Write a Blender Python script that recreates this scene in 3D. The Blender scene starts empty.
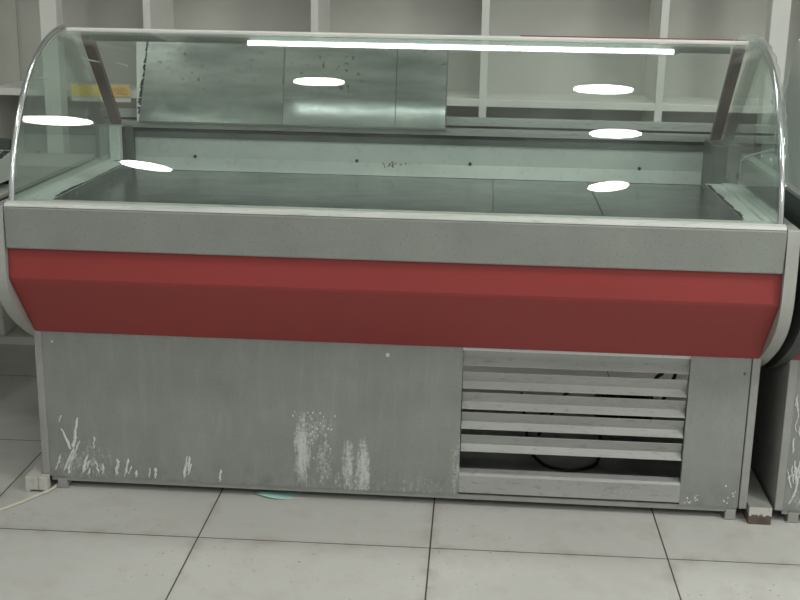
import bpy, bmesh, math, random
from mathutils import Vector, Matrix
random.seed(7)
S = bpy.context.scene
COL = S.collection
CX = 0.66            # middle of the display case
# ------------------------------------------------------------------ mesh helper
class MB:
    def __init__(self): self.v, self.f, self.m, self.sm = [], [], [], []
    def add(self, vs, fs, mi=0, smooth=False):
        o = len(self.v); self.v += [tuple(p) for p in vs]
        for f in fs:
            self.f.append([i + o for i in f]); self.m.append(mi); self.sm.append(smooth)
        return self
    def box(self, x0, x1, y0, y1, z0, z1, mi=0):
        vs = [(x, y, z) for x in (x0, x1) for y in (y0, y1) for z in (z0, z1)]
        return self.add(vs, [(0,1,3,2),(4,6,7,5),(0,4,5,1),(2,3,7,6),(0,2,6,4),(1,5,7,3)], mi)
    def obox(self, M, sx, sy, sz, mi=0):
        vs = [M @ Vector((x*sx/2, y*sy/2, z*sz/2)) for x in (-1,1) for y in (-1,1) for z in (-1,1)]
        return self.add(vs, [(0,1,3,2),(4,6,7,5),(0,4,5,1),(2,3,7,6),(0,2,6,4),(1,5,7,3)], mi)
    def prism(self, prof, x0, x1, mi=0, smooth=False):
        """closed (y, z) outline pushed from x0 to x1"""
        n = len(prof)
        vs = [(x0, y, z) for y, z in prof] + [(x1, y, z) for y, z in prof]
        self.add(vs, [(i, (i+1) % n, n + (i+1) % n, n + i) for i in range(n)], mi, smooth)
        self.add(vs, [tuple(range(n))[::-1], tuple(range(n, 2*n))], mi)
        return self
    def sheet(self, line, x0, x1, t, mi=0, smooth=False, nx=1):
        """open (y, z) line with thickness t pushed along x"""
        n = len(line); off = []
        for i in range(n):
            a = line[max(0, i-1)]; b = line[min(n-1, i+1)]
            dy, dz = b[0]-a[0], b[1]-a[1]; l = math.hypot(dy, dz)
            off.append((line[i][0] + dz/l*t, line[i][1] - dy/l*t))
        vs = []; rim = []
        for k in range(nx + 1):
            x = x0 + (x1 - x0)*k/nx
            vs += [(x, y, z) for y, z in line] + [(x, y, z) for y, z in off]
        W = 2*n; fs = []
        for k in range(nx):
            a, b = k*W, (k+1)*W
            for i in range(n-1):
                fs.append((a+i, b+i, b+i+1, a+i+1)); fs.append((a+n+i, a+n+i+1, b+n+i+1, b+n+i))
            rim.append((a, a+n, b+n, b)); rim.append((a+n-1, b+n-1, b+2*n-1, a+2*n-1))
        for i in range(n-1):
            rim.append((i, i+1, n+i+1, n+i)); e = nx*W
            rim.append((e+i, e+n+i, e+n+i+1, e+i+1))
        k0 = len(fs); self.add(vs, fs + rim, mi, smooth)
        for q in range(len(self.sm) - len(rim), len(self.sm)): self.sm[q] = False
        return self
    def tube(self, pts, r, mi=0, n=10, caps=True, smooth=True):
        pts = [Vector(p) for p in pts]; N = len(pts); vs = []
        rr = r if isinstance(r, (list, tuple)) else [r]*N
        up = None
        for i, p in enumerate(pts):
            t = (pts[min(N-1, i+1)] - pts[max(0, i-1)]).normalized()
            if up is None:
                up = Vector((0,0,1)) if abs(t.z) < .9 else Vector((1,0,0))
            a = t.cross(up).normalized(); b = a.cross(t).normalized(); up = b
            for k in range(n):
                q = 2*math.pi*k/n
                vs.append(p + (a*math.cos(q) + b*math.sin(q))*rr[i])
        fs = [(i*n+k, i*n+(k+1) % n, (i+1)*n+(k+1) % n, (i+1)*n+k) for i in range(N-1) for k in range(n)]
        self.add(vs, fs, mi, smooth)
        if caps:
            self.add(vs[:n], [tuple(range(n))[::-1]], mi); self.add(vs[-n:], [tuple(range(n))], mi)
        return self
    def build(self, name, mats, parent=None, bevel=0, seg=2):
        me = bpy.data.meshes.new(name); me.from_pydata(self.v, [], self.f)
        if not isinstance(mats, (list, tuple)): mats = [mats]
        for m in mats: me.materials.append(m)
        for p, mi, s in zip(me.polygons, self.m, self.sm): p.material_index = mi; p.use_smooth = s
        b = bmesh.new(); b.from_mesh(me); bmesh.ops.recalc_face_normals(b, faces=b.faces)
        for e in b.edges: e.smooth = all(q.smooth for q in e.link_faces)
        b.to_mesh(me); b.free()
        o = bpy.data.objects.new(name, me); COL.objects.link(o)
        if parent: o.parent = parent
        if bevel:
            bm = o.modifiers.new('bevel', 'BEVEL'); bm.width = bevel; bm.segments = seg; bm.limit_method = 'ANGLE'
            bm.angle_limit = math.radians(40)
        return o
def empty(name, loc):
    o = bpy.data.objects.new(name, None); COL.objects.link(o); o.location = loc; o.empty_display_size = .1; return o
def tag(o, label=None, cat=None, group=None, kind=None):
    if label: o['label'] = label
    if cat: o['category'] = cat
    if group: o['group'] = group
    if kind: o['kind'] = kind
    return o
def smooth_line(pts, n=40):
    out = []; P = [pts[0]] + list(pts) + [pts[-1]]
    seg = len(pts) - 1
    for i in range(seg):
        p0, p1, p2, p3 = P[i:i+4]; k = max(2, n//seg)
        for j in range(k):
            t = j/k
            out.append(tuple(.5*((2*b) + (c-a)*t + (2*a-5*b+4*c-d)*t*t + (-a+3*b-3*c+d)*t**3) for a, b, c, d in zip(p0, p1, p2, p3)))
    out.append(tuple(pts[-1])); return out
# ------------------------------------------------------------------ materials
def lin(r, g, b):
    f = lambda c: (c/255/12.92 if c/255 <= .04045 else ((c/255+.055)/1.055)**2.4)
    return (f(r), f(g), f(b), 1)
class NT:
    def __init__(self, name):
        self.mat = bpy.data.materials.new(name); self.mat.use_nodes = True
        self.t = self.mat.node_tree; self.t.nodes.clear()
        self.out = self.t.nodes.new('ShaderNodeOutputMaterial')
    def n(self, typ, **kw):
        nd = self.t.nodes.new(typ)
        for k, v in kw.items():
            if hasattr(nd, k): setattr(nd, k, v)
        return nd
    def put(self, sock, val):
        if isinstance(val, bpy.types.NodeSocket): self.t.links.new(val, sock)
        else: sock.default_value = val
    def math(self, op, a, b=0., c=None, clamp=False):
        nd = self.n('ShaderNodeMath', operation=op, use_clamp=clamp)
        self.put(nd.inputs[0], a); self.put(nd.inputs[1], b)
        if c is not None: self.put(nd.inputs[2], c)
        return nd.outputs[0]
    def mix(self, f, a, b):
        nd = self.n('ShaderNodeMix', data_type='RGBA')
        self.put(nd.inputs[0], f); self.put(nd.inputs[6], a); self.put(nd.inputs[7], b); return nd.outputs[2]
    def coord(self, kind='Object', scale=(1,1,1)):
        tc = self.n('ShaderNodeTexCoord'); mp = self.n('ShaderNodeMapping')
        mp.inputs['Scale'].default_value = scale; self.t.links.new(tc.outputs[kind], mp.inputs[0]); return mp.outputs[0]
    def noise(self, vec, scale, detail=3, rough=.55):
        nd = self.n('ShaderNodeTexNoise'); self.t.links.new(vec, nd.inputs['Vector'])
        nd.inputs['Scale'].default_value = scale; nd.inputs['Detail'].default_value = detail
        nd.inputs['Roughness'].default_value = rough; return nd.outputs[0]
    def ramp(self, f, a, b):
        nd = self.n('ShaderNodeMapRange'); self.put(nd.inputs[0], f)
        nd.inputs[1].default_value = a; nd.inputs[2].default_value = b; return nd.outputs[0]
    def xyz(self, vec):
        nd = self.n('ShaderNodeSeparateXYZ'); self.t.links.new(vec, nd.inputs[0]); return nd.outputs
    def bsdf(self, col, rough=.5, metal=0., spec=.5, bump=None, bstr=.1, emit=None, estr=0):
        p = self.n('ShaderNodeBsdfPrincipled')
        self.put(p.inputs['Base Color'], col); self.put(p.inputs['Roughness'], rough); self.put(p.inputs['Metallic'], metal)
        p.inputs['Specular IOR Level'].default_value = spec
        if bump is not None:
            b = self.n('ShaderNodeBump'); b.inputs['Strength'].default_value = bstr; b.inputs['Distance'].default_value = .002
            self.t.links.new(bump, b.inputs['Height']); self.t.links.new(b.outputs[0], p.inputs['Normal'])
        if emit: p.inputs['Emission Color'].default_value = emit; p.inputs['Emission Strength'].default_value = estr
        self.t.links.new(p.outputs[0], self.out.inputs[0]); return p
M = {}
def plain(name, rgb, rough=.5, metal=0., var=.12, scale=6., spec=.5, speck=0., speck_scale=260., speck_rgb=(40,40,40), stretch=(1,1,1), bump=0.):
    t = NT(name); v = t.coord('Object', stretch)
    n1 = t.noise(v, scale, 4); c = lin(*rgb)
    dark = tuple(x*(1-var) for x in c[:3]) + (1,); lite = tuple(min(1, x*(1+var)) for x in c[:3]) + (1,)
    col = t.mix(t.ramp(n1, .3, .7), dark, lite)
    if speck:
        n2 = t.noise(v, speck_scale, 2, .6)
        col = t.mix(t.math('MULTIPLY', t.ramp(n2, .58, .7), speck), col, lin(*speck_rgb))
    b = t.noise(v, scale*8, 3) if bump else None
    t.bsdf(col, rough, metal, spec, b, bump); M[name] = t.mat; return t.mat
plain('white_shelf', (222,223,217), .55, var=.04)
plain('shelf_back', (190,191,184), .6, var=.04)
plain('white_wall', (196,196,192), .8, var=.03)
plain('ceiling_white', (215,215,212), .8, var=.02)
plain('band_steel', (139,143,138), .45, .25, var=.07, scale=9, speck=.5, speck_scale=150, speck_rgb=(112,114,112))
plain('cap_grey', (164,165,160), .5, .1, var=.06, scale=12, speck=.3, speck_rgb=(120,118,114))
plain('edge_grey', (152,153,149), .5, .15, var=.08, scale=20, speck=.4, speck_rgb=(95,95,92))
plain('slat_grey', (160,162,159), .5, .15, var=.08, scale=14, speck=.35, speck_scale=120, speck_rgb=(112,112,108), stretch=(.3,1,1))
plain('white_enamel', (200,207,203), .4, var=.05, scale=8, speck=.25, speck_scale=60, speck_rgb=(150,152,140))
plain('chrome', (215,218,220), .18, .95, var=.03)
plain('aluminium', (205,205,203), .4, .4, var=.06, scale=5, stretch=(1,8,8))
plain('dark_steel', (98,104,100), .4, .5, var=.2, scale=12, stretch=(.4,2,2))
plain('track_metal', (168,172,168), .4, .4, var=.15, scale=9, stretch=(.5,3,3), speck=.4, speck_scale=50, speck_rgb=(90,94,90))
plain('groove_black', (34,38,36), .6, var=.2)
plain('housing_grey', (112,122,116), .45, .3, var=.12, scale=4)
plain('strut_red_shade', (92,58,54), .45, .1, var=.15, scale=14, speck=.3, speck_scale=60, speck_rgb=(60,42,40))  # red strut paint with its shade mixed into the colour
plain('strut_red', (128,48,50), .4, var=.12)
plain('rail_white', (226,226,222), .45, 0, var=.05, scale=8)
plain('channel_white', (196,198,193), .45, .1, var=.08, scale=14, stretch=(.6,3,3), speck=.4, speck_scale=40, speck_rgb=(140,142,138))
plain('rubber_black', (20,20,20), .5, var=.1)
plain('pan_dark', (150,152,148), .6, .2, var=.3, scale=7)
plain('compressor_black', (36,36,38), .4, .3, var=.2)
plain('copper_tube', (120,84,60), .4, .7, var=.2)
plain('end_shade', (74,77,76), .5, .1, var=.12, scale=7)  # cap grey darkened: shade of the gap between the cases put into the colour
plain('screen_film', (196,198,194), .45, .0, var=.10, scale=5)
plain('foam_white', (188,187,180), .8, var=.06, scale=30, speck=.4, speck_scale=70, speck_rgb=(140,136,126))
plain('wood_brown', (94,80,74), .8, var=.25, scale=30)
plain('cord_white', (206,200,186), .5, var=.06)
plain('scale_white', (214,214,210), .4, var=.03)
plain('key_dark', (66,66,66), .5, var=.08)
plain('key_pale', (176,178,176), .5, var=.05)
plain('screen_grey', (70,78,72), .2, var=.05)
plain('table_brown', (86,68,58), .5, var=.15, scale=10)
plain('table_top', (176,174,168), .4, var=.06)
plain('label_yellow', (222,198,92), .5, var=.06)
plain('label_orange', (228,196,112), .5, var=.1, scale=60)
plain('label_red', (196,84,44), .5, var=.05)
plain('paint_white', (206,208,206), .7, var=.08, scale=90)
plain('dirt_black', (36,38,36), .8, var=.2)
plain('rust_brown', (146,122,88), .8, var=.2, scale=80)
plain('lamp_rim', (220,220,218), .4, var=.02)
plain('caulk_white', (200,206,202), .6, var=.06, scale=40)
def red_mat():
    t = NT('red_paint'); v = t.coord('Object', (.5,1,1))
    a = t.noise(v, 3, 4); b = t.noise(v, 40, 3)
    col = t.mix(t.ramp(a, .3, .7), lin(141,53,52), lin(150,58,56))
    col = t.mix(t.math('MULTIPLY', t.ramp(b, .55, .75), .25), col, lin(136,62,58))
    t.bsdf(col, .42, 0, .4); M['red_paint'] = t.mat
red_mat()
def panel_mat():
    """galvanised grey sheet with a chalky splash (own shape) and grime along the bottom"""
    t = NT('panel_steel'); v = t.coord('Object'); x, y, z = t.xyz(v)
    a = t.noise(v, 5, 5); f = t.noise(v, 230, 2); s = t.noise(t.coord('Object', (6,6,1.2)), 6, 4)
    col = t.mix(t.ramp(a, .3, .7), lin(134,138,134), lin(148,151,147))
    col = t.mix(t.math('MULTIPLY', t.ramp(f, .58, .72), .35), col, lin(100,102,100))
    col = t.mix(t.math('MULTIPLY', t.ramp(s, .5, .75), .3), col, lin(166,168,164))
    # splash: streaky noise inside soft elliptical patches
    st = t.noise(t.coord('Object', (46,1,9)), 2.2, 6, .72); fine = t.noise(v, 120, 3)
    total = None
    for cx, cz, rx, rz, k in ((-.237,.145,.028,.135,1.), (-.205,.215,.07,.05,.4), (-.178,.12,.03,.09,.5), (-.108,.10,.022,.105,.85), (-.068,.095,.022,.115,1.), (-.09,.06,.07,.05,.6), (.10,.05,.5,.05,.18), (-.85,.08,.10,.09,.35), (.19,.12,.03,.10,.4)):
        dx = t.math('DIVIDE', t.math('SUBTRACT', x, cx), rx); dz = t.math('DIVIDE', t.math('SUBTRACT', z, cz), rz)
        d = t.math('ADD', t.math('POWER', t.math('ABSOLUTE', dx), 2.), t.math('POWER', t.math('ABSOLUTE', dz), 2.))
        g = t.math('MULTIPLY', t.math('SUBTRACT', 1., d, clamp=True), k)
        total = g if total is None else t.math('MAXIMUM', total, g)
    m = t.math('ADD', t.math('MULTIPLY', total, .30), t.math('ADD', t.math('MULTIPLY', st, .8), t.math('MULTIPLY', fine, .45)))
    m = t.math('MULTIPLY', t.ramp(m, .70, .92), t.math('GREATER_THAN', total, .01))
    m = t.math('MULTIPLY', m, t.ramp(total, 0., .22))
    col = t.mix(t.math('MULTIPLY', m, .88), col, lin(206,210,207))
    gr = t.math('MULTIPLY', t.ramp(z, .12, .03), t.ramp(t.noise(v, 22, 4), .45, .7))
    col = t.mix(t.math('MULTIPLY', gr, .45), col, lin(92,92,86))
    t.bsdf(col, .5, .2, .4); M['panel_steel'] = t.mat
panel_mat()
def tray_mat():
    t = NT('tray_steel'); v = t.coord('Object', (1,2.4,1)); a = t.noise(v, 6, 5, .6); b = t.noise(v, 28, 4)
    x, y, z = t.xyz(t.coord('Object'))
    col = t.mix(t.ramp(a, .32, .68), lin(122,130,126), lin(160,168,163))
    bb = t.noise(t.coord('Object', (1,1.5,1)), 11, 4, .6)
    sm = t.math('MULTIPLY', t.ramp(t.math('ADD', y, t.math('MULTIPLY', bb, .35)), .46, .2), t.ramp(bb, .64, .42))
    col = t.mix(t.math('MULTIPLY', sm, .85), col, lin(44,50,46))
    pt = t.ramp(t.noise(t.coord('Object', (1,2,1)), 2.6, 4, .6), .5, .68); col = t.mix(t.math('MULTIPLY', pt, .35), col, lin(92,100,95))
    r = t.math('ADD', .13, t.math('MULTIPLY', b, .2))
    t.bsdf(col, r, .85, .5); M['tray_steel'] = t.mat
tray_mat()
def sheet_mat():
    t = NT('brushed_sheet'); v = t.coord('Object', (.6,1,3)); a = t.noise(v, 5, 5, .6); b = t.noise(t.coord('Object'), 34, 4)
    col = t.mix(t.ramp(a, .3, .7), lin(132,142,137), lin(192,199,193))
    sp = t.noise(t.coord('Object', (1,1,1)), 70, 2)
    reg = t.ramp(t.noise(t.coord('Object'), 4.5, 1), .5, .62)
    col = t.mix(t.math('MULTIPLY', t.math('MULTIPLY', t.ramp(sp, .62, .68), reg), .8), col, lin(46,52,50))
    p = t.bsdf(col, t.math('ADD', .10, t.math('MULTIPLY', b, .10)), .85, .5)
    M['brushed_sheet'] = t.mat
sheet_mat()
def floor_mat():
    t = NT('floor_tiles'); v = t.coord('Object'); x, y, z = t.xyz(v)
    def line(c):
        f = t.math('FRACT', t.math('ADD', t.math('DIVIDE', c, .6), .5))
        return t.math('ABSOLUTE', t.math('SUBTRACT', f, .5))
    fx, fy = line(x), line(y)
    g = t.math('LESS_THAN', t.math('MINIMUM', fx, fy), .0032)
    edge = t.ramp(t.math('MINIMUM', fx, fy), .05, .0)
    a = t.noise(v, 2.2, 5, .6); b = t.noise(v, 9, 4); c = t.noise(v, 70, 2)
    col = t.mix(t.ramp(a, .3, .72), lin(187,188,183), lin(200,201,196))
    col = t.mix(t.math('MULTIPLY', t.ramp(b, .5, .75), .28), col, lin(158,150,140))
    col = t.mix(t.math('MULTIPLY', t.math('MULTIPLY', edge, t.ramp(b, .42, .66)), .35), col, lin(136,118,104))
    col = t.mix(t.math('MULTIPLY', t.math('MULTIPLY', t.ramp(c, .67, .71), t.ramp(a, .48, .58)), .5), col, lin(96,86,78))
    col = t.mix(g, col, lin(62,58,54))
    p = t.bsdf(col, t.math('ADD', .3, t.math('MULTIPLY', b, .2)), 0, .4, t.math('SUBTRACT', 1., g), .15)
    M['floor_tiles'] = t.mat
floor_mat()
def glass_mat(name, tint, haze=.02):
    t = NT(name)
    geo = t.n('ShaderNodeNewGeometry'); dt = t.n('ShaderNodeVectorMath', operation='DOT_PRODUCT')
    t.t.links.new(geo.outputs['Normal'], dt.inputs[0]); t.t.links.new(geo.outputs['Incoming'], dt.inputs[1])
    c = t.math('SUBTRACT', 1., t.math('ABSOLUTE', dt.outputs['Value']), clamp=True)
    fr = t.math('ADD', .043, t.math('MULTIPLY', t.math('POWER', c, 5.), .95))
    tr = t.n('ShaderNodeBsdfTransparent'); tr.inputs[0].default_value = tint
    df = t.n('ShaderNodeBsdfDiffuse'); df.inputs[0].default_value = (.75,.8,.77,1)
    gl = t.n('ShaderNodeBsdfGlossy'); gl.inputs['Roughness'].default_value = .015; gl.inputs[0].default_value = (1,1,1,1)
    m1 = t.n('ShaderNodeMixShader'); m1.inputs[0].default_value = haze
    nz = t.noise(t.coord('Object'), 7, 5); t.put(m1.inputs[0], t.math('MULTIPLY', t.ramp(nz, .3, .75), haze*2))
    t.t.links.new(tr.outputs[0], m1.inputs[1]); t.t.links.new(df.outputs[0], m1.inputs[2])
    m2 = t.n('ShaderNodeMixShader'); t.put(m2.inputs[0], fr)
    t.t.links.new(m1.outputs[0], m2.inputs[1]); t.t.links.new(gl.outputs[0], m2.inputs[2])
    t.t.links.new(m2.outputs[0], t.out.inputs[0]); M[name] = t.mat
glass_mat('clear_glass', (.93,.965,.945,1), .02)
glass_mat('side_glass_mat', (.90,.95,.925,1), .035)
glass_mat('film_plastic', (.93,.95,.94,1), .06)
plain('teal_film', (168,206,202), .3, var=.08)
def emit_mat(name, rgb, s):
    t = NT(name); e = t.n('ShaderNodeEmission'); e.inputs[0].default_value = rgb; e.inputs[1].default_value = s
    t.t.links.new(e.outputs[0], t.out.inputs[0]); M[name] = t.mat
emit_mat('lamp_glow', (.99,1,.96,1), 60)
emit_mat('tube_glow', (.97,1,.98,1), 13)
# ------------------------------------------------------------------ the setting
rotf = .00906
fl = MB(); fl.box(-4, 4.5, -5.5, 2.1, -.05, 0)
o = fl.build('floor', M['floor_tiles'])
c_, s_ = math.cos(rotf), math.sin(rotf)
o.location = (c_*.18868 - s_*-.26012, s_*.18868 + c_*-.26012, 0); o.rotation_euler = (0, 0, rotf)
tag(o, 'large pale grey glossy floor tiles with dark joints', 'floor', kind='structure')
WY = 1.66
o = MB().box(-2.45, 4.5, WY, WY+.1, 0, 3.0).build('wall_back', M['white_wall']); tag(o, 'white wall behind the shelving', 'wall', kind='structure')
o = MB().box(-4, 4.5, -5.5, WY+.1, 3.0, 3.08).build('ceiling', M['ceiling_white']); tag(o, 'white ceiling of the shop', 'ceiling', kind='structure')
o = MB().box(-2.45, -2.35, -5.5, WY, 0, 3.0).build('shade_wall_left', M['white_wall']); tag(o, 'added unseen white wall at the left that dims the left side', 'wall', kind='structure')  # added out of view to cut the ambient light at the left
# six round lamps of the shop, seen mirrored in the glass
for lx, ly, ra, rb, lab in ((.20,.205,.105,.115,'round lit ceiling lamp mirrored in the glass near top centre-left'), (1.36,.17,.12,.135,'round lit ceiling lamp mirrored in the glass at upper right'),
                    (1.45,-1.165,.112,.145,'round lit ceiling lamp mirrored in the glass below the upper right one'), (-1.035,-1.215,.168,.15,'wide round ceiling lamp mirrored at the left end of the curved glass'),
                    (-1.09,-3.46,.115,.42,'long oval ceiling lamp mirrored low left above the steel tray'), (1.66,-4.18,.115,.58,'long oval ceiling lamp mirrored low right above the steel tray')):
    r = tag(empty('ceiling_light', (lx, ly, 3.0)), lab, 'lamp', 'round ceiling lamps')
    n = 40
    d = MB(); ring = [(ra*math.cos(2*math.pi*k/n), rb*math.sin(2*math.pi*k/n), -.012) for k in range(n)]
    top = [(a, b, -.002) for a, b, _ in ring]
    d.add(ring + top, [tuple(range(n))] + [(k, (k+1) % n, n+(k+1) % n, n+k) for k in range(n)]); d.build('diffuser', M['lamp_glow'], r)
    q = MB(); P = []
    for rr, zz in ((.001,-.001),(.001,-.014),(.008,-.016),(.014,-.001)):
        P += [((ra+rr)*math.cos(2*math.pi*k/n), (rb+rr)*math.sin(2*math.pi*k/n), zz) for k in range(n)]
    q.add(P, [(j*n+k, j*n+(k+1) % n, (j+1)*n+(k+1) % n, (j+1)*n+k) for j in range(3) for k in range(n)], 0, True); q.build('lamp_rim', M['lamp_rim'], r)
# ------------------------------------------------------------------ shelving on the back wall
sh = tag(empty('wall_shelving', (.6, 1.45, 0)), 'tall white open shelving along the back wall behind the display case', 'shelving')
SX, SY = .6, 1.45
def shp(mb, name, mat, bevel=.002): 
    mb.v = [(a-SX, b-SY, c) for a, b, c in mb.v]; return mb.build(name, mat, sh, bevel)
F, B = 1.29, 1.62
ups = [-1.575, -.965, -.339, .270, .878, 1.502, 2.14, 2.76]
shp(MB().box(-2.2, 3.4, B, B+.02, 0, 2.3), 'back_panel', M['shelf_back'])
for u in ups: shp(MB().box(u-.0135, u+.0135, F, B, 0.035, 2.28), 'upright', M['white_shelf'])
for z0, z1 in ((.0,.032), (.50,.525), (.966,.992), (1.66,1.686), (2.28,2.306)):
    edges = [-2.2] + ups + [3.4]
    m = MB(); m.box(-2.2, 3.4, F+.001, B, z0, z1); shp(m, 'shelf_board', M['white_shelf'])
for x0, x1 in ((-.708,-.646), (1.848,1.912)):
    shp(MB().box(x0, x1, F-.07, F-.002, 0, 2.9), 'post', M['white_shelf'], .004)
# yellow label on the shelf edge
lb = MB(); lb.box(-.628, -.408, F-.012, F-.008, .970, 1.013, 0); lb.box(-.475, -.410, F-.0135, F-.0115, .973, 1.010, 1)
for k in range(5):
    cx, cz = -.467 + k*.0105, .997 - k*.0008
    ring = [(cx + .0045*math.cos(a*math.pi/5), F-.014, cz + .0065*math.sin(a*math.pi/5)) for a in range(11)]
    lb.tube(ring, .0007, 2, 5)
lb.tube([(-.458, F-.014, .985), (-.44, F-.014, .984), (-.424, F-.014, .978), (-.416, F-.014, .984)], .0014, 2, 5)
lb.box(-.628, -.408, F-.009, F-.002, .952, .970, 3)
o = lb.build('shelf_label', [M['label_yellow'], M['label_orange'], M['label_red'], M['scale_white']])
tag(o, 'yellow shelf label with red lettering seen through the left end glass', 'label')
# ------------------------------------------------------------------ the display case
H = .95                                   # half distance of the end glasses
PROF = [(-.132,.838), (-.112,.91), (-.079,.997), (-.028,1.078), (.022,1.132), (.088,1.182), (.176,1.224), (.300,1.255)]
CURVE = []
for i_ in range(73):
    t_ = .6462400313675798*i_/72
    CURVE.append((((-.27530303*t_ + .96612284)*t_ + .16108148)*t_ - .13166367, ((-.41764519*t_ - .32403737)*t_ + 1.03008787)*t_ + .83588765))
def make_case():
    R = empty('display_case', (CX, 0, 0))
    def P(mb, name, mats, bevel=0, parent=None): return mb.build(name, mats, parent or R, bevel)
    X = lambda wx: wx - CX
    # --- lower body
    m = MB(); m.box(X(-.2905), X(.855), -.001, .016, .037, .47, 0)
    def drip(px, pz, L, lean, w):
        pts = []; k = 7
        for i in range(k+1):
            t = i/k; pts.append((px + lean*t*L + random.uniform(-.0022,.0022), -.0015, pz + L*t))
        m.tube(pts, [1.15*w*(.5+.9*random.random())*(1 if 0 < i < k else .5) for i in range(k+1)], 1, 6)
    for wx, z0, L, ln, w in ((-.262,.055,.05,.35,.002),(-.232,.055,.07,.45,.003),(-.222,.06,.085,.5,.0032),(-.205,.12,.06,-.35,.003),(-.195,.125,.035,.3,.004),(-.19,.13,.085,.15,.0028),(-.24,.20,.02,.3,.0016),
                             (-.165,.05,.055,.3,.003),(-.158,.055,.045,.2,.0025),(-.12,.125,.035,.1,.0022),(-.105,.05,.04,-.2,.002),(-.09,.05,.03,.1,.0018),(-.04,.048,.05,.08,.003),(-.01,.045,.055,.25,.003),
                             (.03,.045,.02,.2,.0028),(.08,.045,.03,.1,.0028),(.10,.045,.03,.1,.0032),(.205,.05,.065,.15,.003),(.22,.06,.055,.1,.0034),(.335,.045,.035,.1,.0026),(-.215,.045,.03,.1,.0025),(-.145,.045,.02,.4,.0028)):
        drip(X(wx*.78-.07), z0, L, ln, w)
        if L > .04: drip(X(wx*.78-.07)+random.uniform(.004,.012), z0+random.uniform(0,.02), L*random.uniform(.3,.6), ln+random.uniform(-.2,.2), w*.8)
    for k in range(46):
        px, pz = random.gauss(.45,.030), random.uniform(.12,.262); r = random.uniform(.0009,.0022)
        m.tube([(X(px), -.0014, pz), (X(px)+r*.3, -.0014, pz+r*2.4)], r, 1, 6)
    n = 8; m.tube([(X(.655), .002, .432), (X(.655), -.004, .432)], .0055, 2, 10)
    m.tube([(X(-.262), .002, .433), (X(-.262), -.003, .433)], .003, 1, 8)
    P(m, 'front_panel', [M['panel_steel'], M['paint_white'], M['white_enamel']])
    m = MB().box(X(1.4525), X(1.6085), -.001, .016, .037, .47)
    for k in range(22):
        px = random.choice((1.475, 1.50, 1.575, 1.59)) + random.gauss(0,.006); pz = .042 + abs(random.gauss(0,.016)); r = random.uniform(.0008,.0026)
        m.tube([(X(px), -.001, pz), (X(px)+random.uniform(-.002,.002), -.001, pz+.002+r)], r, 1, 6)
    m.tube([(X(1.594), .002, .418), (X(1.594), -.003, .418)], .004, 2, 8)
    P(m, 'front_panel', [M['panel_steel'], M['paint_white'], M['dark_steel']])
    # louvre opening
    for k, zb in enumerate((.410,.345,.287,.230,.165)):
        m = MB(); L = [(.006, zb+.0475), (.019, zb+.0165), (.0, zb)]
        m.sheet(L, X(.857), X(1.450), .0018); P(m, 'louver_slat', M['slat_grey'], .0006)
    m = MB(); m.sheet([(.03,.102), (.004,.099), (.0,.095), (.0,.046), (.014,.046)], X(.8555), X(1.452), .0025)
    for k in range(26):
        px, pz = (random.gauss(1.28,.03) if k < 16 else random.uniform(1.36,1.46)), random.uniform(.05,.075); r = random.uniform(.001,.0026)
        m.tube([(X(px), -.0005, pz), (X(px)+.001, -.0005, pz+.003)], r, 1, 6)
    for px in (1.06, 1.235): m.box(X(px)-.002, X(px)+.002, -.001, .002, .047, .064, 2)
    P(m, 'louver_sill', [M['slat_grey'], M['paint_white'], M['dirt_black']])
    P(MB().box(X(.8555), X(1.452), .002, .014, .452, .47), 'louver_header', M['white_enamel'])
    P(MB().box(X(-.29), X(1.608), .004, .05, .022, .037), 'base_rail', M['edge_grey'], .002)
    for sx in (-1, 1):
        a, b = sx*.951, sx*.972
        P(MB().box(min(a,b), max(a,b), -.004, .76, .036, .475), 'side_panel', M['edge_grey'], .002)
    for fx in (-.259, 1.592):
        for y0 in (.0, .70):
            P(MB().box(X(fx)-.014, X(fx)+.014, y0, y0+.04, 0, .03).box(X(fx)-.018, X(fx)+.018, y0-.0, y0+.044, -.0, .004), 'foot', M['edge_grey'], .002)
    P(MB().box(-.95, .95, .03, .74, .042, .050), 'compartment_floor', M['pan_dark'])
    P(MB().box(X(.80), X(.812), .03, .74, .05, .46), 'partition', M['dark_steel'])
    # rear of the compressor bay is open, the rest closed
    P(MB().box(-.95, X(.812), .742, .757, .042, .475), 'rear_panel', M['edge_grey'])
    # compressor, hoses and loop of cable behind the slats
    cp = MB(); cx0, cy0 = X(1.36), .58; n = 24; prof = [(.0,.05),(.075,.05),(.092,.07),(.094,.115),(.092,.14),(.075,.165),(.03,.178),(.0,.18)]
    vs = [(cx0 + r*math.cos(2*math.pi*k/n), cy0 + r*math.sin(2*math.pi*k/n), z) for r, z in prof for k in range(n)]
    cp.add(vs, [(j*n+k, j*n+(k+1) % n, (j+1)*n+(k+1) % n, (j+1)*n+k) for j in range(len(prof)-1) for k in range(n)], 0, True)
    P(cp, 'compressor', M['compressor_black'])
    for pts in ([(1.44,.3,.46),(1.437,.3,.33),(1.41,.3,.29),(1.395,.3,.2),(1.38,.42,.15)], [(1.475,.3,.46),(1.468,.3,.32),(1.45,.3,.27),(1.43,.32,.2),(1.40,.42,.13)],
                [(1.20,.46,.19),(1.19,.36,.25),(1.168,.3,.25),(1.145,.3,.222),(1.11,.34,.14),(1.09,.42,.06)], [(1.22,.46,.19),(1.225,.36,.26),(1.245,.3,.256),(1.27,.3,.228),(1.30,.34,.18),(1.33,.42,.12)]):
        P(MB().tube([(X(a), b, c) for a, b, c in smooth_line(pts, 24)], .0055), 'hose', M['rubber_black'])
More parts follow.
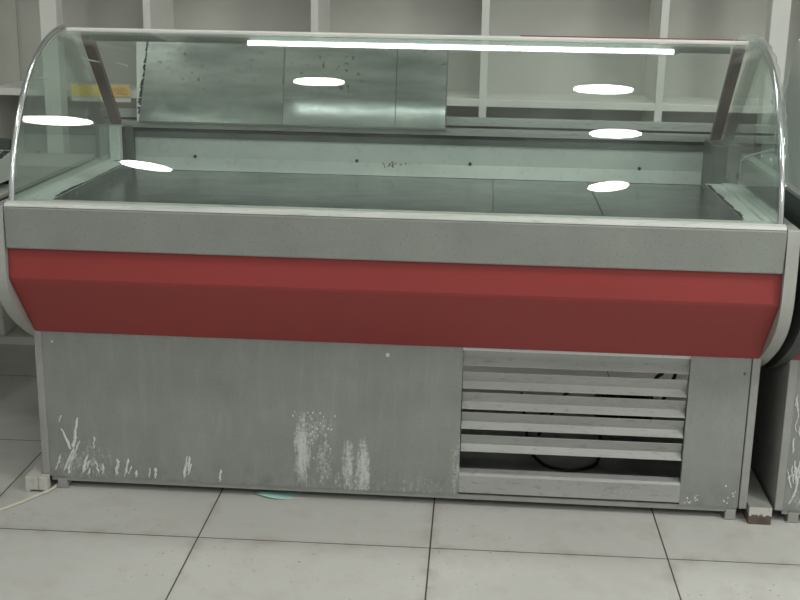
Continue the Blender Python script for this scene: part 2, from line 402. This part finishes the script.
    P(MB().tube([(X(a), b, c) for a, b, c in smooth_line([(1.03,.40,.2),(1.055,.30,.075),(1.085,.21,.058),(1.12,.172,.056),(1.17,.16,.056),(1.22,.185,.056),(1.255,.24,.06),(1.265,.32,.1),(1.27,.44,.1)], 40)], .0048), 'cable', M['rubber_black'])
    P(MB().tube([(X(a), b, c) for a, b, c in smooth_line([(1.30,.44,.17),(1.27,.38,.2),(1.21,.40,.19),(1.16,.5,.12),(1.1,.56,.075)], 30)], .004), 'copper_pipe', M['copper_tube'])
    # --- red fascia and grey band
    P(MB().sheet([(-.008,.463), (-.152,.640), (-.156,.649), (-.149,.738)], -.9645, .9645, .004), 'red_fascia', M['red_paint'])
    m = MB().box(-.9645, .9645, -.166, -.110, .727, .834)
    P(m, 'front_band', M['band_steel'], .004)
    m = MB().prism([(-.165,.8345), (-.112,.8345), (-.112,.846), (-.122,.846), (-.123,.8395), (-.142,.8395), (-.143,.846), (-.160,.843)], -.962, .962)
    P(m, 'glass_channel', M['channel_white'], .001)
    cap = smooth_line([(-.160,.835), (-.168,.78), (-.171,.70), (-.168,.64), (-.148,.585), (-.105,.535), (-.04,.485), (.05,.430), (.13,.395)], 40)
    cap = [(y, z) for y, z in cap] + [(.76,.39), (.76,.835)]
    for sx in (-1, 1):
        a, b = sx*.966, sx*.996
        P(MB().prism(cap, min(a,b), max(a,b)), 'end_cap', M['cap_grey'], .003)
    # --- inside: tray, ledges, rear wall
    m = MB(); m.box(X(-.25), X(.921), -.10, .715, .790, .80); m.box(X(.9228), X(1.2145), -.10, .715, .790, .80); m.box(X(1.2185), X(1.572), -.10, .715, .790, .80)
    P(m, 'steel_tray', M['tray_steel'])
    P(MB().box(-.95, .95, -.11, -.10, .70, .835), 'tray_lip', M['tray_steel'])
    P(MB().prism([(.015,.472), (-.108,.63), (-.108,.785), (.76,.785), (.76,.472)], -.964, .964), 'insulated_body', M['white_enamel'])
    for sx in (-1, 1):
        a, b = sx*.888, sx*.964; ye = .68 if sx < 0 else .53
        m = MB().box(min(a,b), max(a,b), -.11, ye, .8295, .832).box(min(a,b), max(a,b), -.11, ye, .786, .8294, 2)
        a, b = sx*.932, sx*.962; m.box(min(a,b), max(a,b), -.11, ye-.02, .832, .838)
        a, b = sx*.886, sx*.889
        if sx < 0: rng = [(.02,.22,20),(.2,.56,18)]
        else: rng = [(-.02,.50,20)]
        for y0, y1, k in rng:
            for i in range(k):
                yy = y0 + (y1-y0)*(i+random.random())/k; w = random.uniform(.004,.013)*(1 if yy < .24 or sx > 0 else .5); l = random.uniform(.015,.035)
                e = sx*.888; pts = [(e + sx*(-.001 + w*(.5+.6*math.cos(q))*(1 if abs(q-math.pi) > .5 else .2)), yy + l*math.sin(q), .8322) for q in [j*math.pi/4 for j in range(8)]]
                m.add([(px, py, .8318) for px, py, _ in pts] + [(px, py, .8326) for px, py, _ in pts], [tuple(range(8,16))] + [(j, (j+1) % 8, 8+(j+1) % 8, 8+j) for j in range(8)], 1)
        P(m, 'side_ledge', [M['white_enamel'], M['dirt_black'], M['tray_steel']])
    m = MB().box(X(-.224), X(1.574), .712, .73, .80, .902)
    m.prism([(.713,.801), (.699,.801), (.7115,.840), (.713,.840)], X(-.224), X(1.574))
    for wx in (-.03, .49, .848, 1.375): m.tube([(X(wx), .714, .8445), (X(wx), .7065, .8445)], .0055, 1, 10)
    for k in range(26):
        q = random.gauss(0,1); px = X(.605) + .020*q; pz = .836 + random.gauss(0,.005); r = random.uniform(.001,.0035)
        yy_ = .7115 - (.840-pz)*.32 if pz < .84 else .712
        m.tube([(px, yy_+.002, pz), (px, yy_-.0012, pz)], r, 2, 7)
    for dx, r in ((1.475,.008),(1.487,.006),(1.50,.003)): m.tube([(X(dx), .712, .806), (X(dx), .704, .806)], r, 1, 8)
    P(m, 'rear_wall', [M['white_enamel'], M['dirt_black'], M['rust_brown']])
    # rear door track
    m = MB().prism([(.713,.902), (.704,.904), (.704,.922), (.713,.926)], -.95, .95, 1)
    m.prism([(.735,.925), (.735,.962), (.76,.962), (.76,.925)], -.95, .95, 2)
    m.prism([(.690,.935), (.690,.952), (.694,.954), (.735,.954), (.735,.935)], -.95, .95, 0)
    m.prism([(.728,.962), (.728,.984), (.732,.986), (.76,.986), (.76,.962)], -.95, .95, 3)
    m.box(-.95, .95, .73, .76, .78, .925, 1)
    P(m, 'door_track', [M['track_metal'], M['dark_steel'], M['groove_black'], M['track_metal']])
    P(MB().box(-.947, -.912, .640, .668, .835, .945), 'corner_post', M['white_enamel'], .003)
    m = MB().box(.905, .947, .532, .70, .786, .945); P(m, 'corner_post', M['dark_steel'], .003)
    P(MB().box(-.910, -.884, .69, .712, .80, .94), 'corner_strip', M['dark_steel'])
    # --- glass
    outer = CURVE; m = MB().sheet(outer, -H+.006, H-.006, .005, 0, True); m.tube([(-.841,.112,1.188), (-.811,.101,1.181), (-.782,.094,1.177)], [.0008,.0022,.0008], 1, 5)
    m.tube([(-.738,.092,1.176), (-.706,.082,1.169)], [.0012,.0016], 1, 5)
    P(m, 'curved_glass', [M['clear_glass'], M['caulk_white']])
    inner = [(y+.004, z-.004) for y, z in CURVE]
    side = inner + [(.335,1.245), (.655,.965), (.655,.840), (-.12,.840)]
    for sx in (-1, 1):
        a, b = sx*H, sx*(H-.005); m = MB().prism(side, min(a,b), max(a,b))
        mx = sx*(H-.0055)
        if sx < 0:
            m.tube([(mx, .084, 1.133), (mx, .14, 1.129)], [.001,.001], 1, 5)
        else:
            m.tube([(mx, .331, .93), (mx, .24, .955), (mx, .12, .982), (mx, -.02, 1.01)], [.0025,.003,.0018,.001], 1, 5)
            for k in range(7): 
                yy, zz = random.uniform(-.02,.3), random.uniform(.92,1.15); m.tube([(mx, yy, zz), (mx, yy+.006, zz+.004)], .0016, 1, 5)
        P(m, 'side_glass', [M['side_glass_mat'], M['caulk_white']])
        tr = MB().tube([(sx*(H+.003), y-.003, z+.003) for y, z in CURVE], .0075, 0, 10)
        P(tr, 'edge_trim', M['chrome'])
    # crumpled clear film taped round the right end
    m = MB(); pts = []; rr = []
    for i, (y, z) in enumerate(CURVE[10::2]):
        pts.append((H+.004+random.uniform(-.003,.003), y-.005+random.uniform(-.002,.002), z+.004)); rr.append(random.uniform(.012,.017))
    m.tube(pts, rr, 0, 9, caps=False)
    m.tube([(H-.055,.27,1.243), (H-.04,.285,1.25), (H-.02,.29,1.252), (H,.29,1.252)], [.02,.026,.022,.02], 0, 8, caps=False)
    P(m, 'clear_film', M['film_plastic'])
    # --- top: rail, lamp housing, tube
    rail = MB(); n = 20; pr = [(.279,1.2465), (.279,1.2545), (.284,1.2562), (.345,1.2552), (.345,1.2465)]
    rail.prism(pr, -.935, .925); rail.box(.32, .930, .332, .345, 1.2540, 1.2580, 1); P(rail, 'top_rail', [M['rail_white'], M['strut_red']], .001)
    P(MB().box(-.885, .885, .312, .352, 1.221, 1.242), 'lamp_housing', M['housing_grey'], .002)
    tb = P(MB().tube([(X(.229), .303, 1.224), (X(1.393), .303, 1.224)], .0060, 0, 14), 'lamp_tube', M['tube_glow'])
    for e in (.223, 1.399): P(MB().box(X(e)-.006, X(e)+.006, .297, .312, 1.217, 1.232), 'tube_holder', M['housing_grey'], 0, tb)
    # --- slanted struts from rear track to the top rail
    for sx in (-1, 1):
        a, b = Vector((-.909 if sx < 0 else .920, .368, 1.240)), Vector((-.918 if sx < 0 else .926, .640, .955)); d = (b-a); L = d.length; d.normalize()
        xx = Vector((1,0,0)); xx = (xx - d*xx.dot(d)).normalized(); yy = d.cross(xx)
        Mx = Matrix((xx, yy, d)).transposed().to_4x4(); Mx.translation = (a+b)/2
        m = MB(); m.obox(Mx, .028, .020, L, 0)
        Mk = Mx.copy(); Mk.translation = (a+b)/2 + xx*(-sx*-.0145); m.obox(Mk, .003, .022, L*.98, 1)
        P(m, 'strut', [M['strut_red_shade'], M['strut_red'] if sx > 0 else M['strut_red_shade']], .001)
    return R
def make_sheet(R):
    # brushed metal rear door leaning back in the track, left half open at the right
    X = lambda wx: wx - CX
    a, b = Vector((0, .672, .955)), Vector((0, .751, 1.205)); d = (b-a).normalized(); nrm = Vector((0, d.z, -d.y)) * -1
    b0 = b.copy(); bl = Vector((0, .7605, 1.205))
    def quad(m, x0b, x0t, x1b, x1t, t0, t1, s0=0., s1=1., mi=0, L=None):
        L = L or (b-a)
        q = [(x0b, s0), (x1b, s0), (x1t, s1), (x0t, s1)]
        vs = [Vector((X(xx), 0, 0)) + a + L*s + nrm*t for t in (t0, t1) for xx, s in q]
        m.add(vs, [(0,1,2,3), (4,7,6,5), (0,4,5,1), (1,5,6,2), (2,6,7,3), (3,7,4,0)], mi)
    m = MB()
    for x0, x1 in ((-.188,.2575), (.2595,.610), (.612,.768)): quad(m, x0 if x0 > 0 else -.198, x0 if x0 > 0 else -.182, x1, x1, -.004, 0, L=(bl-a) if x0 < 0 else None)
    o = m.build('rear_door', M['brushed_sheet'], R)
    e = MB(); quad(e, -.204, -.222, -.1985, -.1825, -.005, .001, L=bl-a)
    for k in range(26):
        sc_ = .08 + .9*k/26 + random.uniform(0,.02); w = random.uniform(.003,.007)*(1.7 if .15 < sc_ < .5 else 1.); xe = -.199 + .016*sc_
        quad(e, xe-w, xe-w*.6, xe+.001, xe+.0015, .001, .0018, sc_, sc_+random.uniform(.02,.05), 1, L=bl-a)
    e.build('worn_edge', [M['caulk_white'], M['dirt_black']], o)
    e = MB(); quad(e, -.198, -.198, .77, .77, -.006, .003, -.01, .012); quad(e, .252, .252, .618, .618, -.007, -.0045, .0, .99); quad(e, .767, .767, .770, .770, -.006, .003, .0, 1.)
    e.build('door_edge', M['dark_steel'], o)
    return o
case = make_case()
tag(case, 'long curved glass display case with red front, grey base and louvered grille', 'display case')
# its neighbour at the right: the same kind of case
nb = case.copy(); COL.objects.link(nb); nb.location = (CX + 2.018, 0, 0)
tag(nb, 'second display case at the right edge, only its left end showing', 'display case')
def copy_children(src, dst, depth=0):
    for ch in [c for c in bpy.data.objects if c.parent == src]:
        if ch.name.split('.')[0] in ('clear_film', 'compressor', 'hose', 'cable', 'copper_pipe', 'louver_slat'): continue
        c = ch.copy(); COL.objects.link(c); c.parent = dst; copy_children(ch, c, depth+1)
copy_children(case, nb)
make_sheet(case)
def find(parent, name, pick):
    return sorted([c for c in bpy.data.objects if c.parent == parent and c.name.split('.')[0] == name], key=lambda c: sum(v.co.x for v in c.data.vertices)/len(c.data.vertices))[pick]
ec = find(nb, 'end_cap', 0); ec.data = ec.data.copy(); ec.data.materials[0] = M['end_shade']  # neighbour's cap gets the painted gap shade
m = MB()
for k in range(46):
    px, pz, w = random.uniform(-.945,-.90), random.uniform(.06,.40), random.uniform(.0012,.0032); pts = [(px, -.0018, pz)]
    for q in range(5): pts.append((pts[-1][0] + random.uniform(-.004,.004), -.0018, pts[-1][2] + random.uniform(.004,.013)))
    m.tube(pts, [w*.5, w, w*.8, w, w*.7, w*.4], 0, 6)
m.build('paint_splash', M['paint_white'], nb)
MB().prism([(.235,1.268), (.265,1.235), (.300,1.16), (.295,1.05), (.245,.945), (.20,.897), (-.085,.897), (-.07,.98), (0,1.10), (.12,1.20), (.20,1.255)], -.975, -.968).build('end_screen', M['screen_film'], nb, .002)
MB().box(-.995, -.966, -.12, .70, .836, .8855, 0).box(-.996, -.964, -.125, .70, .886, .897, 1).build('end_rail', [M['end_shade'], M['cap_grey']], nb, .002)
# ------------------------------------------------------------------ loose things round the case
m = MB(); m.box(-.353, -.3145, -.036, .16, .006, .046, 0); m.box(-.3145, -.290, -.036, -.0065, .006, .046, 0)
for bx in (-.352, -.304): m.box(bx, bx+.014, -.035, -.008, 0, .007, 0)
o = m.build('support_block', M['foam_white'], None, .004); tag(o, 'white chipped block under the bottom left corner of the display case', 'block')
m = MB()
m.box(1.636, 1.696, -.02, .42, .0, .027, 1); m.box(1.636, 1.696, -.0195, .42, .027, .050, 0)
xs = [1.636 + .060*i/14 for i in range(15)]
vs = []
for i, x in enumerate(xs):
    zb = .030 + random.uniform(-.007,.004); vs += [(x, -.0207, zb), (x, -.0207, .050), (x, -.0193, zb), (x, -.0193, .050)]
m.add(vs, [f for i in range(14) for f in ((4*i, 4*i+4, 4*i+5, 4*i+1), (4*i+2, 4*i+3, 4*i+7, 4*i+6), (4*i, 4*i+2, 4*i+6, 4*i+4), (4*i+1, 4*i+5, 4*i+7, 4*i+3))], 2)
o = m.build('support_beam', [M['pan_dark'], M['wood_brown'], M['foam_white']]); tag(o, 'long wooden block with white painted end between the two display cases', 'block')
cord = smooth_line([(-.62,-.36,.0045), (-.50,-.27,.0045), (-.42,-.20,.0045), (-.373,-.163,.0045), (-.337,-.114,.0045), (-.305,-.058,.0045), (-.288,-.03,.0045), (-.281,-.008,.0045), (-.280,.012,.0045)], 60)
o = MB().tube(cord, .0042).build('power_cord', M['cord_white']); tag(o, 'thin white power cord running from under the case across the floor at left', 'cord')
m = MB(); N = 8; vs = []
for i in range(N+1):
    for j in range(N+1):
        u, v = i/N, j/N; x = .285 + .125*u + .02*v; y = .004 + .10*v + .018*(2*u-1)**2 - .014*math.sin(u*3)
        vs.append((x, y, .003 + .004*math.sin(u*5)*math.sin(v*4+1)**2))
m.add(vs, [(i*(N+1)+j, (i+1)*(N+1)+j, (i+1)*(N+1)+j+1, i*(N+1)+j+1) for i in range(N) for j in range(N)], 0, True)
o = m.build('plastic_scrap', M['teal_film']); s = o.modifiers.new('thick', 'SOLIDIFY'); s.thickness = .0008
tag(o, 'scrap of turquoise plastic film on the floor under the case', 'scrap')
# counter at the left with the price scale on it
tb = tag(empty('side_table', (-.85, .60, 0)), 'table with pale top and brown edge behind the left end of the case', 'table')
def tp(mb, name, mat, bevel=.002): mb.v = [(a+.85, b-.60, c) for a, b, c in mb.v]; return mb.build(name, mat, tb, bevel)
tp(MB().box(-1.30, -.488, .12, 1.1, .772, .784), 'table_top', M['table_top'])
tp(MB().box(-1.295, -.490, .125, 1.095, .70, .7715), 'apron', M['table_brown'])
for lx in (-1.26, -.98):
    for ly in (.25, .98): tp(MB().box(lx-.02, lx+.02, ly-.02, ly+.02, 0, .70), 'leg', M['table_brown'])
sc = tag(empty('price_scale', (-.660, .36, .784)), 'white electronic price scale with keypad on the table at the left edge', 'scale')
m = MB().prism([(-.115,.018), (-.115,.040), (-.05,.075), (.10,.10), (.12,.09), (.12,.018)], -.16, .135); m.build('body', M['scale_white'], sc, .006)
for fx in (-.13, .105):
    for fy in (-.095, .1): MB().box(fx-.014, fx+.014, fy-.014, fy+.014, 0, .019).build('foot', M['rubber_black'], sc)
kd = Vector((0, .15, .025)).normalized(); kn = Vector((0, -kd.z, kd.y))
for i in range(4):
    for j in range(5):
        base = Vector((.037 + i*.028, -.04, .0767)) + kd*(.012 + j*.027) + kn*.001
        Mx = Matrix((Vector((1,0,0)), kd, kn)).transposed().to_4x4(); Mx.translation = base
        MB().obox(Mx, .022, .017, .005, 0).build('key', M['key_dark'] if (i+j) % 4 else M['key_pale'], sc, .001)
MB().box(-.15, .125, .105, .12, .10, .135).build('display', M['screen_grey'], sc, .003)
MB().box(-.15, .13, -.10, .10, .106, .112).build('weighing_plate', M['aluminium'], sc, .003) if False else None
MB().box(-.14, -.01, -.03, .09, .098, .108).build('weighing_plate', M['aluminium'], sc, .003)
# ------------------------------------------------------------------ light
w = bpy.data.worlds.new('shop_ambient'); S.world = w; w.use_nodes = True
for lx, ly, e in ((3.3, -1.7, 95), (3.4, -4.2, 60)):  # unseen area lights, added to brighten the right side
    la = bpy.data.lights.new('added_fill_light', 'AREA'); la.shape = 'RECTANGLE'; la.size = .6; la.size_y = .6; la.energy = e; la.color = (.99,1,.96)
    lo = bpy.data.objects.new('added_fill_light', la); COL.objects.link(lo); lo.location = (lx, ly, 2.97)
bg = w.node_tree.nodes['Background']; bg.inputs[0].default_value = (.985,1,.955,1)
tcn = w.node_tree.nodes.new('ShaderNodeTexCoord'); sx_ = w.node_tree.nodes.new('ShaderNodeSeparateXYZ'); mr = w.node_tree.nodes.new('ShaderNodeMapRange')
w.node_tree.links.new(tcn.outputs['Generated'], sx_.inputs[0]); w.node_tree.links.new(sx_.outputs[0], mr.inputs[0])
mr.inputs[1].default_value = -1; mr.inputs[2].default_value = 1; mr.inputs[3].default_value = .36; mr.inputs[4].default_value = .74
w.node_tree.links.new(mr.outputs[0], bg.inputs[1])
# ------------------------------------------------------------------ camera
f, yaw, pitch, roll, cx, cy, cz = 1183.230943969059, 0.07136085092054653, 0.2621828048927809, -0.01725409, 0.9, -3.0051883398806933, 1.3928170529783253
sy_, cy_ = math.sin(yaw), math.cos(yaw); sp, cp = math.sin(pitch), math.cos(pitch)
fwd = Vector((-sy_*cp, cy_*cp, -sp)); right = Vector((cy_, sy_, 0)); down = fwd.cross(right)
c, s = math.cos(roll), math.sin(roll)
r2 = right*c + down*s; d2 = down*c - right*s
cam = bpy.data.cameras.new('camera'); co = bpy.data.objects.new('camera', cam); COL.objects.link(co)
Mx = Matrix((r2, -d2, -fwd)).transposed().to_4x4(); Mx.translation = (cx, cy, cz); co.matrix_world = Mx
cam.sensor_width = 36; cam.lens = f/800*36; cam.clip_start = .05
S.camera = co
S.view_settings.view_transform = 'Standard'; S.view_settings.look = 'None'; S.view_settings.gamma = 1; S.view_settings.use_curve_mapping = False
S.view_settings.exposure = -0.48
S.cycles.transparent_max_bounces = 24
